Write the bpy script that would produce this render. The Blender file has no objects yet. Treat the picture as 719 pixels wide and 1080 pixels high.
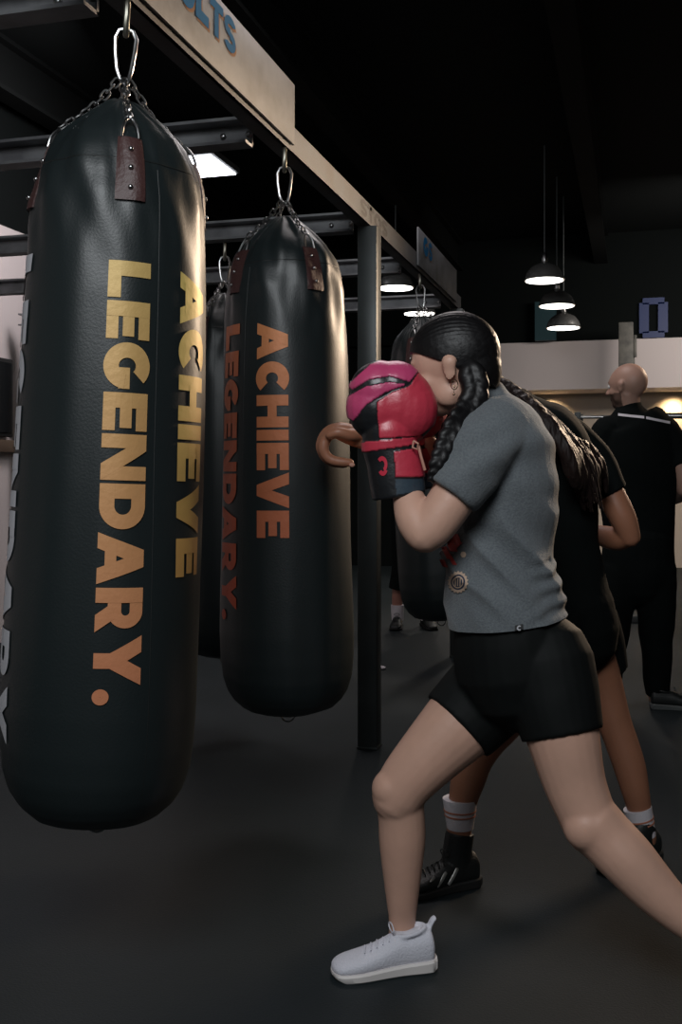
import bpy, bmesh, math, random
from math import sin, cos, pi, radians as R
from mathutils import Vector, Matrix, noise
from mathutils.bvhtree import BVHTree
random.seed(7)
SC = bpy.context.scene
COL = SC.collection
CH = 1.21                      # camera height
YAW = math.atan2(309.5, 1100.0)
CY, SY = cos(YAW), sin(YAW)

def C(x, y, Y):
    """point seen at (x, y) in the photograph, Y metres in front of the camera"""
    X = (x-359.5)*Y/1100.0
    return Vector((X*CY - Y*SY, X*SY + Y*CY, CH + (500-y)*Y/1100.0))
def V(dx, dY, dz=0.0):
    return Vector((dx*CY - dY*SY, dx*SY + dY*CY, dz))
def proj(p):
    X = p.x*CY + p.y*SY; Y = -p.x*SY + p.y*CY
    return 359.5 + 1100*X/Y, 500 - 1100*(p.z-CH)/Y
DEPTH = V(0, 1, 0); RIGHT = V(1, 0, 0); UP = Vector((0, 0, 1))
CAM = Vector((0, 0, CH))

# ------------------------------------------------------------------ materials
def srgb(c):
    return tuple(((v/255)/12.92 if v/255 <= .04045 else ((v/255+.055)/1.055)**2.4) for v in c)
def mat(name, base, rough=.5, metal=0.0, bump=None, spec=.5, emit=None, estr=0, var=None, sheen=0, vcol=False, coat=0):
    m = bpy.data.materials.new(name); m.use_nodes = True
    nt = m.node_tree; b = nt.nodes['Principled BSDF']
    b.inputs['Base Color'].default_value = (*base, 1)
    b.inputs['Roughness'].default_value = rough
    b.inputs['Metallic'].default_value = metal
    b.inputs['Specular IOR Level'].default_value = spec
    if coat: b.inputs['Coat Weight'].default_value = coat; b.inputs['Coat Roughness'].default_value = .25
    if sheen: b.inputs['Sheen Weight'].default_value = sheen
    tc = nt.nodes.new('ShaderNodeTexCoord')
    if vcol:
        a = nt.nodes.new('ShaderNodeAttribute'); a.attribute_name = 'Col'
        nt.links.new(a.outputs['Color'], b.inputs['Base Color'])
    if var:                     # (scale, colour2, contrast-low, contrast-high)
        n = nt.nodes.new('ShaderNodeTexNoise'); n.inputs['Scale'].default_value = var[0]; n.inputs['Detail'].default_value = 6
        nt.links.new(tc.outputs['Object'], n.inputs['Vector'])
        r = nt.nodes.new('ShaderNodeValToRGB')
        r.color_ramp.elements[0].position = var[2]; r.color_ramp.elements[1].position = var[3]
        r.color_ramp.elements[0].color = (*base, 1); r.color_ramp.elements[1].color = (*var[1], 1)
        nt.links.new(n.outputs['Fac'], r.inputs['Fac']); nt.links.new(r.outputs['Color'], b.inputs['Base Color'])
    if bump:                    # list of (scale, strength, stretch)
        prev = None
        for sc, st, stretch in bump:
            n = nt.nodes.new('ShaderNodeTexNoise'); n.inputs['Scale'].default_value = sc; n.inputs['Detail'].default_value = 4
            mp = nt.nodes.new('ShaderNodeMapping'); mp.inputs['Scale'].default_value = stretch
            nt.links.new(tc.outputs['Object'], mp.inputs['Vector']); nt.links.new(mp.outputs['Vector'], n.inputs['Vector'])
            bp = nt.nodes.new('ShaderNodeBump'); bp.inputs['Strength'].default_value = st; bp.inputs['Distance'].default_value = .02
            nt.links.new(n.outputs['Fac'], bp.inputs['Height'])
            if prev: nt.links.new(prev.outputs['Normal'], bp.inputs['Normal'])
            prev = bp
        nt.links.new(prev.outputs['Normal'], b.inputs['Normal'])
    if emit:
        b.inputs['Emission Color'].default_value = (*emit, 1); b.inputs['Emission Strength'].default_value = estr
    return m
one = (1, 1, 1)
M = {}
M['floor'] = mat('rubber_floor', (.0115, .017, .019), .58, bump=[(3, .12, one), (160, .10, one)], var=(1.3, (.018, .0235, .027), .35, .7), spec=.22)
M['ceiling'] = mat('black_ceiling', (.006, .0075, .0075), .9, spec=.1)
M['joist'] = mat('painted_joist', (.005, .006, .006), .85, spec=.1)
M['darkwall'] = mat('dark_wall', (.005, .0065, .0065), .9, spec=.08)
M['whitewall'] = mat('pale_plaster', (.60, .54, .53), .7, bump=[(40, .05, one)])
M['beige'] = mat('beige_plaster', (.52, .44, .36), .7, bump=[(30, .05, one)])
M['column'] = mat('grey_column', (.13, .125, .11), .6, var=(9, (.06, .06, .055), .4, .7))
M['steel'] = mat('rig_steel', (.27, .275, .285), .42, .45, bump=[(60, .08, (1, 1, 6))], var=(7, (.14, .14, .15), .35, .65))
M['beamsteel'] = mat('beam_steel', (.118, .130, .142), .6, .3, bump=[(60, .08, (1, 1, 6))], var=(6, (.10, .092, .085), .35, .7))
M['post'] = mat('post_steel', (.055, .064, .064), .42, .3, var=(6, (.045, .05, .05), .4, .65))
M['plate'] = mat('sign_plate', (.165, .172, .182), .6, .1, var=(9, (.10, .10, .10), .4, .68), bump=[(30, .06, one)])
M['blue'] = mat('blue_print', (.004, .13, .30), .7, spec=.1)
M['tan'] = mat('tan_print', (.36, .19, .10), .7, spec=.1)
M['ink'] = mat('dark_ink', (.03, .03, .03), .6)
M['chrome'] = mat('bright_steel', (.42, .42, .42), .30, 1.0)
M['oldsteel'] = mat('dull_steel', (.26, .25, .21), .4, .9)
M['vinyl'] = mat('black_vinyl', (.011, .016, .017), .42, bump=[(3.2, .16, (1, 1, .6)), (190, .05, one)], spec=.5)
M['seam'] = mat('black_seam', (.008, .010, .010), .5)
M['leather'] = mat('brown_leather', (.055, .022, .020), .5, bump=[(120, .15, one)])
M['whiteprint'] = mat('pale_print', (.50, .50, .53), .55)
M['disc'] = mat('lamp_disc', (.9, .9, .9), .5, emit=(1, .96, .90), estr=4.5)
M['tube'] = mat('panel_light', (.9, .9, .9), .5, emit=(.92, .92, 1), estr=5)
M['skin1'] = mat('fair_skin', (.56, .34, .255), .48, bump=[(50, .03, one)], vcol=True, spec=.4)
M['skin2'] = mat('tan_skin', (.30, .125, .075), .45, vcol=True, spec=.45)
M['grey'] = mat('heather_grey_cotton', (.130, .146, .156), .9, bump=[(260, .22, one), (9, .12, (1, 1, .4))], var=(220, (.100, .112, .124), .4, .62), sheen=.25)
M['black'] = mat('black_cotton', (.0042, .0058, .0058), .9, bump=[(9, .2, one)], spec=.10)
M['spandex'] = mat('black_spandex', (.0045, .0055, .0055), .7, spec=.18)
M['hair'] = mat('black_hair', (.0045, .004, .0045), .48, bump=[(60, .10, one)], spec=.35)
M['brownhair'] = mat('dark_brown_hair', (.012, .0065, .0055), .55, bump=[(70, .4, (1, 1, .1))], spec=.25)
M['glove'] = mat('glove_leather', (.4, .02, .05), .40, vcol=True, bump=[(26, .12, one), (200, .05, one)], coat=.25)
M['red'] = mat('red_leather', (.55, .03, .06), .4)
M['lace'] = mat('tan_lace', (.45, .22, .16), .6)
M['white'] = mat('white_knit', (.66, .66, .73), .8, bump=[(220, .25, one)])
M['sole'] = mat('cream_sole', (.72, .68, .66), .6)
M['blackshoe'] = mat('black_shoe', (.012, .014, .014), .5, bump=[(150, .15, one)])
M['blacksole'] = mat('black_sole', (.016, .016, .016), .6)
M['greysole'] = mat('grey_sole', (.12, .13, .13), .5)
M['silver'] = mat('silver_stripe', (.42, .42, .40), .35, .4)
M['sock'] = mat('white_sock', (.68, .64, .68), .85, bump=[(250, .2, one)])
M['orange'] = mat('orange_band', (.45, .17, .10), .8)
M['printred'] = mat('red_print', (.42, .035, .03), .7)
M['printblue'] = mat('navy_print', (.02, .035, .07), .7)
M['printtan'] = mat('cream_print', (.50, .36, .27), .7)
M['signblue'] = mat('blue_sign', (.006, .02, .09), .5, emit=(.02, .07, .36), estr=.03)
M['signteal'] = mat('teal_sign', (.005, .04, .05), .5)
M['tv'] = mat('screen_black', (.008, .009, .010), .25)
M['wood'] = mat('brown_wood', (.12, .085, .06), .5)
M['brush'] = mat('brushed_chrome', (.75, .75, .73), .26, .85)
M['gum'] = mat('gum_grey', (.10, .11, .11), .5, .4)
M['brass'] = mat('earring_gold', (.8, .6, .4), .25, 1)
M['eye'] = mat('eye_white', (.7, .7, .7), .2)
M['mat'] = mat('speckled_mat', (.05, .055, .055), .6, var=(420, (.32, .33, .30), .52, .60))
def grad_mat(name, top, bot, z0, z1):
    m = mat(name, top, .5, .15, bump=[(60, .06, one)])
    nt = m.node_tree; b = nt.nodes['Principled BSDF']
    tc = nt.nodes.new('ShaderNodeTexCoord'); sx = nt.nodes.new('ShaderNodeSeparateXYZ')
    mr = nt.nodes.new('ShaderNodeMapRange'); mr.inputs['From Min'].default_value = z0; mr.inputs['From Max'].default_value = z1
    r = nt.nodes.new('ShaderNodeValToRGB'); r.color_ramp.elements[0].color = (*bot, 1); r.color_ramp.elements[1].color = (*top, 1)
    nt.links.new(tc.outputs['Object'], sx.inputs[0]); nt.links.new(sx.outputs['Z'], mr.inputs['Value'])
    nt.links.new(mr.outputs[0], r.inputs['Fac']); nt.links.new(r.outputs['Color'], b.inputs['Base Color'])
    return m
M['gold1'] = grad_mat('gold_orange_print', (.58, .40, .14), (.62, .235, .115), -1.55, -.65)
M['gold1b'] = grad_mat('yellow_gold_print', (.62, .50, .15), (.55, .30, .09), -1.3, -.6)
M['gold2'] = grad_mat('orange_print', (.62, .24, .09), (.50, .12, .055), -1.45, -.6)
M['gold2b'] = grad_mat('red_orange_print', (.56, .17, .075), (.56, .085, .035), -1.55, -.6)

# ------------------------------------------------------------------ object helpers
def link(name, me, m, parent=None, smooth=True, angle=None):
    o = bpy.data.objects.new(name, me); COL.objects.link(o)
    if m:
        for x in (m if isinstance(m, (list, tuple)) else [m]): me.materials.append(x)
    if smooth:
        me.polygons.foreach_set('use_smooth', [True]*len(me.polygons))
        if angle: me.set_sharp_from_angle(angle=R(angle))
    if parent: o.parent = parent
    return o
def obj(name, bm, m, parent=None, smooth=True, angle=40):
    """world-space bmesh -> ONE mesh object; a parented one is moved into the parent's frame"""
    if parent:
        bm.transform(world(parent).inverted())
    bmesh.ops.recalc_face_normals(bm, faces=bm.faces[:])
    me = bpy.data.meshes.new(name); bm.to_mesh(me); bm.free()
    return link(name, me, m, parent, smooth, angle)
def world(o):
    mtx = o.matrix_basis.copy() if o.rotation_mode else o.matrix_basis
    mtx = Matrix.Translation(o.location) @ o.rotation_euler.to_matrix().to_4x4()
    return world(o.parent) @ mtx if o.parent else mtx
def thing(name, label, cat, loc=(0, 0, 0), rot=(0, 0, 0), group=None):
    o = bpy.data.objects.new(name, None); COL.objects.link(o); o.empty_display_size = .1
    o.location = loc; o.rotation_euler = rot; o['label'] = label; o['category'] = cat
    if group: o['group'] = group
    return o
def tag(o, label, cat, group=None):
    o['label'] = label; o['category'] = cat
    if group: o['group'] = group
    return o
def struct(o):
    o['kind'] = 'structure'; return o

def box(bm, c, s, rot=None, bevel=0):
    r = bmesh.ops.create_cube(bm, size=1)
    m = Matrix.Translation(Vector(c)) @ (rot.to_4x4() if rot else Matrix()) @ Matrix.Diagonal((*s, 1))
    bmesh.ops.transform(bm, matrix=m, verts=r['verts'])
    if bevel:
        es = list({e for v in r['verts'] for e in v.link_edges})
        bmesh.ops.bevel(bm, geom=es, offset=bevel, segments=2, affect='EDGES', profile=.5)
    return bm
def ball(bm, c, r, ax=None, seg=20, rings=14):
    """ellipsoid; r=(rf, rs, ru) along ax=(f, s, u)"""
    q = bmesh.ops.create_uvsphere(bm, u_segments=seg, v_segments=rings, radius=1)
    if not isinstance(r, (tuple, list)): r = (r, r, r)
    if ax is None: ax = (RIGHT, DEPTH, UP)
    m = Matrix([[ax[j][i]*r[j] for j in range(3)] for i in range(3)]).to_4x4()
    bmesh.ops.transform(bm, matrix=Matrix.Translation(c) @ m, verts=q['verts'])
def crom(p, t):
    n = len(p)-1; i = min(int(t), n-1); f = t-i
    a, b, c, d = p[max(i-1, 0)], p[i], p[i+1], p[min(i+2, n)]
    return .5*((2*b) + (c-a)*f + (2*a-5*b+4*c-d)*f*f + (3*b-a-3*c+d)*f**3)
def limb(bm, pts, rad, side=None, sub=5, seg=20, flat0=False, flat1=False):
    """lofted tapering tube through pts; rad = scalar or (a, b): a across, b along side"""
    side = side if side is not None else DEPTH
    P = [Vector(p) for p in pts]
    A = [Vector((r, r, 0)) if not isinstance(r, (tuple, list)) else Vector((r[0], r[1], 0)) for r in rad]
    n = (len(P)-1)*sub
    rings = []
    for k in range(n+1):
        t = k/sub
        p = crom(P, t); r = crom(A, t)
        tg = (crom(P, min(t+.05, len(P)-1)) - crom(P, max(t-.05, 0))).normalized()
        rings.append((p, tg, max(r.x, .002), max(r.y, .002)))
    def cap(ring, sgn):
        p, tg, a, b = ring; out = []
        for th in (R(30), R(55), R(75), R(88)):
            out.append((p + tg*sgn*sin(th)*min(a, b), tg, a*cos(th), b*cos(th)))
        return out
    if not flat0: rings = list(reversed(cap(rings[0], -1))) + rings
    if not flat1: rings = rings + cap(rings[-1], 1)
    vs = []
    for p, tg, a, b in rings:
        B = side - side.dot(tg)*tg
        if B.length < .05: B = RIGHT - RIGHT.dot(tg)*tg
        B.normalize(); Ax = tg.cross(B)
        vs.append([bm.verts.new(p + Ax*a*cos(2*pi*j/seg) + B*b*sin(2*pi*j/seg)) for j in range(seg)])
    for i in range(len(vs)-1):
        for j in range(seg):
            bm.faces.new((vs[i][j], vs[i][(j+1) % seg], vs[i+1][(j+1) % seg], vs[i+1][j]))
    bm.faces.new(list(reversed(vs[0]))); bm.faces.new(vs[-1])
def tube(bm, pts, r, closed=False, seg=8):
    P = [Vector(p) for p in pts]; n = len(P); vs = []; prev = None
    for i in range(n):
        if closed: tg = (P[(i+1) % n]-P[i-1]).normalized()
        else: tg = (P[min(i+1, n-1)]-P[max(i-1, 0)]).normalized()
        if prev is None:
            a = tg.orthogonal().normalized()
        else:
            a = (prev - prev.dot(tg)*tg).normalized()
        prev = a; b = tg.cross(a)
        rr = r[i] if isinstance(r, (list, tuple)) else r
        vs.append([bm.verts.new(P[i] + (a*cos(2*pi*j/seg)+b*sin(2*pi*j/seg))*rr) for j in range(seg)])
    for i in range(n if closed else n-1):
        q = vs[(i+1) % n]
        for j in range(seg): bm.faces.new((vs[i][j], vs[i][(j+1) % seg], q[(j+1) % seg], q[j]))
    if not closed: bm.faces.new(list(reversed(vs[0]))); bm.faces.new(vs[-1])
def lathe(bm, prof, c=(0, 0, 0), seg=32):
    c = Vector(c); vs = []
    for r, z in prof:
        vs.append([bm.verts.new(c+Vector((r*cos(2*pi*j/seg), r*sin(2*pi*j/seg), z))) for j in range(seg)])
    for i in range(len(vs)-1):
        for j in range(seg): bm.faces.new((vs[i][j], vs[i][(j+1) % seg], vs[i+1][(j+1) % seg], vs[i+1][j]))
    bm.faces.new(list(reversed(vs[0]))); bm.faces.new(vs[-1])
def fuse(bm, voxel=.006, smooth=6, disp=None, cuts=(), parent=None):
    """melt overlapping closed shapes into one continuous skin"""
    me = bpy.data.meshes.new('tmp'); bm.to_mesh(me); bm.free()
    o = bpy.data.objects.new('tmp', me); COL.objects.link(o)
    r = o.modifiers.new('r', 'REMESH'); r.mode = 'VOXEL'; r.voxel_size = voxel
    s = o.modifiers.new('s', 'SMOOTH'); s.factor = .5; s.iterations = smooth
    dg = bpy.context.evaluated_depsgraph_get()
    m2 = bpy.data.meshes.new_from_object(o.evaluated_get(dg))
    bpy.data.objects.remove(o); bpy.data.meshes.remove(me)
    b = bmesh.new(); b.from_mesh(m2); bpy.data.meshes.remove(m2)
    b.normal_update()
    if disp:
        off = [(v, v.normal*disp(v.co, v.normal)) for v in b.verts]
        for v, d in off: v.co += d
    for co, no in cuts:            # removes what lies on the side the normal points to
        geom = b.verts[:]+b.edges[:]+b.faces[:]
        q = bmesh.ops.bisect_plane(b, geom=geom, plane_co=co, plane_no=no, clear_outer=True)
        es = [e for e in q['geom_cut'] if isinstance(e, bmesh.types.BMEdge)]
        bmesh.ops.holes_fill(b, edges=es, sides=0)
    return b
def paint(bm, f):
    lay = bm.verts.layers.float_color.new('Col')
    for v in bm.verts: v[lay] = (*f(v.co, v.normal), 1)
def inpoly(x, y, P):
    c = False; j = len(P)-1
    for i in range(len(P)):
        if (P[i][1] > y) != (P[j][1] > y) and x < (P[j][0]-P[i][0])*(y-P[i][1])/(P[j][1]-P[i][1])+P[i][0]: c = not c
        j = i
    return c

# ------------------------------------------------------------------ lettering
def rect(x0, y0, x1, y1): return ('Q', (x0, y0), (x1, y0), (x1, y1), (x0, y1))
def quad(*p): return ('Q',)+p
def arc(cx, cy, rx, ry, a0, a1, w): return ('A', cx, cy, rx, ry, a0, a1, w)
G = {
 'L': (.82, [rect(0, 0, .34, 1), rect(0, 0, .82, .30)]),
 'E': (.84, [rect(0, 0, .34, 1), rect(0, 0, .84, .27), rect(0, .37, .78, .63), rect(0, .73, .84, 1)]),
 'G': (1.04, [arc(.52, .5, .52, .53, 46, 352, .34), rect(.56, .31, 1.03, .56)]),
 'N': (1.02, [rect(0, 0, .31, 1), rect(.71, 0, 1.02, 1), quad((.0, 1), (.36, 1), (1.02, 0), (.66, 0))]),
 'D': (1.0, [rect(0, 0, .33, 1), rect(0, 0, .5, .32), rect(0, .68, .5, 1), arc(.49, .5, .51, .5, -91, 91, .32)]),
 'A': (1.14, [quad((0, 0), (.35, 0), (.74, 1), (.38, 1)), quad((.79, 0), (1.14, 0), (.76, 1), (.40, 1)), rect(.22, .16, .90, .40)]),
 'R': (.98, [rect(0, 0, .33, 1), rect(0, .72, .52, 1), rect(0, .26, .52, .54), arc(.51, .63, .38, .37, -90, 90, .28), quad((.34, .34), (.68, .40), (.98, 0), (.60, 0))]),
 'Y': (1.10, [rect(.38, 0, .72, .42), quad((0, 1), (.37, 1), (.72, .42), (.38, .34)), quad((.73, 1), (1.10, 1), (.72, .34), (.38, .42))]),
 '.': (.34, [arc(.17, .17, .175, .175, 0, 360, .17)]),
 'C': (.96, [arc(.52, .5, .52, .53, 45, 315, .34)]),
 'H': (1.0, [rect(0, 0, .33, 1), rect(.67, 0, 1.0, 1), rect(.2, .36, .8, .64)]),
 'I': (.33, [rect(0, 0, .33, 1)]),
 'V': (1.10, [quad((0, 1), (.36, 1), (.72, 0), (.38, 0)), quad((.74, 1), (1.10, 1), (.72, 0), (.38, 0))]),
 'U': (.95, [rect(0, .4, .28, 1), rect(.67, .4, .95, 1), arc(.475, .42, .475, .43, 180, 360, .28)]),
 'T': (.9, [rect(.31, 0, .59, 1), rect(0, .75, .9, 1)]),
 'O': (1.0, [arc(.5, .5, .5, .5, 0, 360, .26)]),
 '0': (1.0, [rect(0, .12, .34, .88), rect(.66, .12, 1, .88), rect(.12, 0, .88, .16), rect(.12, .84, .88, 1)]),
 'S': (.85, [arc(.43, .71, .41, .30, 20, 272, .24), arc(.42, .29, .41, .30, -160, 92, .24)]),
}
LAY = [0]
def lettering(bm, text, length, height, f, gap=.075, step=.008):
    """f(along 0..length, across 0..height) -> point"""
    tot = sum(G[c][0] for c in text) + gap*(len(text)-1)
    k = length/tot; x = 0
    def patch(fn, nu, nv):
        g = [[bm.verts.new(fn(i/nu, j/nv)) for j in range(nv+1)] for i in range(nu+1)]
        for i in range(nu):
            for j in range(nv): bm.faces.new((g[i][j], g[i+1][j], g[i+1][j+1], g[i][j+1]))
    for ch in text:
        for s in G[ch][1]:
            LAY[0] = (LAY[0]+1) % 4
            if s[0] == 'Q':
                a, b, c, d = s[1:]
                def fn(u, v, a=a, b=b, c=c, d=d, x=x):
                    px = (a[0]*(1-u)+b[0]*u)*(1-v) + (d[0]*(1-u)+c[0]*u)*v
                    py = (a[1]*(1-u)+b[1]*u)*(1-v) + (d[1]*(1-u)+c[1]*u)*v
                    return f((x+px)*k, py*height)
                w = max(abs(b[0]-a[0]), abs(c[0]-d[0]))*k; h = max(abs(d[1]-a[1]), abs(d[0]-a[0]))*height
                patch(fn, max(1, int(w/step)), max(1, int(h/step)))
            else:
                _, cx, cy, rx, ry, a0, a1, w = s
                def fn(u, v, x=x, cx=cx, cy=cy, rx=rx, ry=ry, a0=a0, a1=a1, w=w):
                    t = R(a0+(a1-a0)*u); q = v*w
                    return f((x+cx+(rx-q)*cos(t))*k, (cy+(ry-q)*sin(t))*height)
                patch(fn, max(6, int((a1-a0)/9)), 4)
        x += G[ch][0]+gap

# ================================================================== THE ROOM (x = across, y = along the rig)
CEIL = 4.2
def slab(name, c, s, m, rot=None):
    bm = bmesh.new(); box(bm, c, s, rot); return struct(obj(name, bm, M[m], None, False))
slab('floor', (1, 5, -.05), (14, 22, .1), 'floor')
slab('ceiling', (1, 5, CEIL+.05), (14, 22, .1), 'ceiling')
for i, x in enumerate((-4.2, -2.2, -.4, 1.4, 3.2, 5.0)):
    bm = bmesh.new()
    for z, w in ((CEIL-.36, .16), (CEIL-.02, .16)): box(bm, (x, 5, z), (w, 18, .03))
    box(bm, (x, 5, CEIL-.19), (.03, 18, .34))
    struct(obj('trim_%d' % (i+1), bm, M['joist'], None, False))
slab('wall_left_upper', (-4.43, 5, 3.6), (.1, 20, 1.2), 'darkwall').name = 'wall_left_upper'
slab('wall_left', (-4.43, 4.6, 1.5), (.1, 8.6, 3.0), 'whitewall')
slab('wall_left_far', (-4.43, 11.6, 1.5), (.1, 5.4, 3.0), 'darkwall')
slab('wall_right', (7.5, 5, 2.1), (.1, 20, 4.2), 'beige')
WV = 13.35
slab('wall_back_upper', (1.5, WV+.35, 3.55), (12, .7, 1.35), 'darkwall')
slab('wall_back_soffit', (2.6, WV+.36, 2.575), (9.6, .72, .61), 'whitewall')
slab('wall_back', (2.6, WV+.85, 1.15), (9.6, .1, 2.3), 'beige')
slab('wall_back_dark', (-3.4, WV+.05, 1.45), (2.3, .1, 2.9), 'darkwall')
slab('wall_front', (1.5, -4.2, 2.1), (12, .1, 4.2), 'darkwall')
bm = bmesh.new(); box(bm, (-4.34, 4.4, 1.41), (.06, 8.0, .09), None, .008)
struct(obj('trim_7', bm, M['wood']))
# column in front of the pale band
pc = C(660, 500, 12.35)
bm = bmesh.new(); box(bm, (pc.x, pc.y, 1.5), (.17, .17, 3.0), None, .01)
box(bm, (pc.x+.105, pc.y-.02, 2.72), (.035, .05, .26), None, .01); box(bm, (pc.x+.09, pc.y, 1.4), (.02, .03, 2.8))
struct(obj('trim_8', bm, M['column']))
# wall screen
t = thing('wall_screen', 'dark flat screen on the pale left wall behind the nearest punching bag', 'screen', (-4.36, 5.9, 1.48))
bm = bmesh.new(); box(bm, (-4.335, 5.55, 1.755), (.05, 2.1, .56), None, .01); obj('housing', bm, M['blacksole'], t)
bm = bmesh.new(); box(bm, (-4.307, 5.55, 1.755), (.006, 2.04, .50)); obj('display', bm, M['tv'], t)

# sign letters on the ledge above the band
def sign_letter(ch, x, y0, y1, Y, m, label, wpx):
    base = C(x, y1, Y); top = C(x, y0, Y); h = top.z-base.z; w = wpx*Y/1100
    bm = bmesh.new()
    def f(a, b): return Vector((base.x-w/2+a, base.y, base.z+b))
    lettering(bm, ch, w, h, f)
    bmesh.ops.remove_doubles(bm, verts=bm.verts[:], dist=.0005)
    r = bmesh.ops.extrude_face_region(bm, geom=bm.faces[:])
    for v in r['geom']:
        if isinstance(v, bmesh.types.BMVert): v.co.y += .06
    return tag(obj('sign_letter', bm, M[m], None, False), label, 'sign letter')
sign_letter('0', 689, 314, 356, 12.75, 'signblue', 'blue letter O standing above the pale band on the far wall', 29)
sign_letter('I', 575, 318, 359, 13.0, 'signteal', 'very dark teal letter above the pale band, behind the hanging lamps', 22)

# ================================================================== THE STEEL RIG
U0 = -1.13                      # the long beam
ZB, ZT = 2.31, 2.40
rig = thing('steel_bag_rig', 'grey steel bag rig with bolted cross beams and one black square post', 'rig', (U0, 4.44, 0))
bm = bmesh.new()
box(bm, (U0, 3.6, (ZB+ZT)/2), (.012, 6.75, ZT-ZB)); bm.verts.ensure_lookup_table()
box(bm, (U0-.024, 3.6, ZT-.006), (.06, 6.75, .012)); box(bm, (U0-.024, 3.6, ZB+.006), (.06, 6.75, .012))
obj('long_beam', bm, M['beamsteel'], rig, False)
VX = [3.17, 4.44, 5.42, 6.60]
VX0 = 2.15
for i, v in enumerate([VX0]+VX):
    bm = bmesh.new(); z0, z1 = (2.275, 2.36)
    L = 3.05
    x = U0-.07-L/2
    box(bm, (x, v+.03, (z0+z1)/2), (L, .01, z1-z0)); box(bm, (x, v, z1-.005), (L, .07, .01)); box(bm, (x, v, z0+.005), (L, .07, .01))
    b = obj('cross_beam', bm, M['steel'], rig, False)
    for q in (-.08, -.17):
        bm = bmesh.new(); ball(bm, (U0+q, v+.022, 2.318), (.011, .008, .011), (Vector((1, 0, 0)), Vector((0, 1, 0)), UP), 12, 8)
        obj('bolt', bm, M['chrome'], b)
for (x, v) in ((U0, 4.44+.04), (U0, 6.86), (-4.20, 4.48), (-4.20, 6.64)):
    bm = bmesh.new(); box(bm, (x, v, 1.15), (.088, .088, 2.3), None, .006)
    p = obj('post', bm, M['post'], rig)
    bm = bmesh.new(); box(bm, (x, v, .006), (.092, .092, .012), None, .002)
    obj('foot_plate', bm, M['post'], p)
# stamped letters on the beam
bm = bmesh.new()
lettering(bm, 'STOS', .50, .07, lambda a, b: Vector((U0+.0075, 4.30+a, ZB+.012+b)))
obj('stamped_lettering', bm, M['ink'], rig, False)
# sign plates
def plate(v0, v1, text, tv0, tv1, label):
    t = thing('sign_plate', label, 'sign', (U0+.02, v0, ZB+.02))
    bm = bmesh.new(); box(bm, (U0+.014, (v0+v1)/2, 2.43), (.010, v1-v0, .205), None, .002)
    obj('plate', bm, M['plate'], t)
    for m, off, grow in (('tan', .0200, .010), ('blue', .0216, 0)):
        bm = bmesh.new()
        def f(a, b): return Vector((U0+off+.0002*LAY[0], tv0+a, 2.412+b*(1)))
        lettering(bm, text, tv1-tv0, .098, f, gap=.06)
        if grow:
            for v in bm.verts: v.co.y += .010; v.co.z -= .004
        else:
            for v in bm.verts: v.co.z += .002
        obj('lettering', bm, M[m], t, False)
plate(1.2, 3.37, 'RESULTS', 2.12, 2.82, 'metal sign plate with blue lettering over the nearest punching bag')
plate(5.48, 6.72, 'GS', 5.60, 5.86, 'smaller looking far metal sign plate near the end of the beam')

# ================================================================== PUNCHING BAGS
PROF = [(.02, .408), (.10, .414), (.150, .431), (.178, .457), (.199, .49), (.213, .535), (.220, .595), (.223, .68), (.222, .81), (.219, 1.0),
        (.216, 1.2), (.212, 1.4), (.206, 1.6), (.200, 1.72), (.194, 1.82), (.182, 1.88), (.163, 1.93), (.138, 1.970), (.104, 2.005), (.070, 2.035), (.042, 2.060), (.015, 2.075)]
def bagR(z):
    for (r0, z0), (r1, z1) in zip(PROF, PROF[1:]):
        if z0 <= z <= z1:
            return r0+(r1-r0)*(z-z0)/(z1-z0)
    return .02
def wrinkle(th, z, seed):
    w = max(0, min(1, (z-1.62)/.3)); w2 = max(0, min(1, (z-1.86)/.12))
    d = .0022*noise.noise(Vector((cos(th)*2.5+seed, sin(th)*2.5, z*1.5)))*3
    d += w*.010*noise.noise(Vector((cos(th)*5+seed, sin(th)*5+z*4, z*7)))
    d += w2*.007*abs(sin(th*6+seed+2*z)) + w*.004*sin(th*9+z*22+seed)
    return d
def chain(bm, A, B, link_len=.026, wire=.0026, wid=.008):
    A, B = Vector(A), Vector(B); d = (B-A); n = max(2, round(d.length/(link_len*.74))); t = d.normalized()
    s0 = t.orthogonal().normalized()
    for i in range(n):
        c = A + d*((i+.5)/n); s = s0 if i % 2 == 0 else t.cross(s0)
        c = c + Vector((random.uniform(-1, 1), random.uniform(-1, 1), 0))*.0015
        pts = []
        h = link_len/2-wid
        for k in range(14):
            a = 2*pi*k/14; pts.append(c + s*wid*cos(a) + t*((h if sin(a) > 0 else -h)+wid*sin(a)))
        tube(bm, pts, wire, True, 6)
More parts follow.
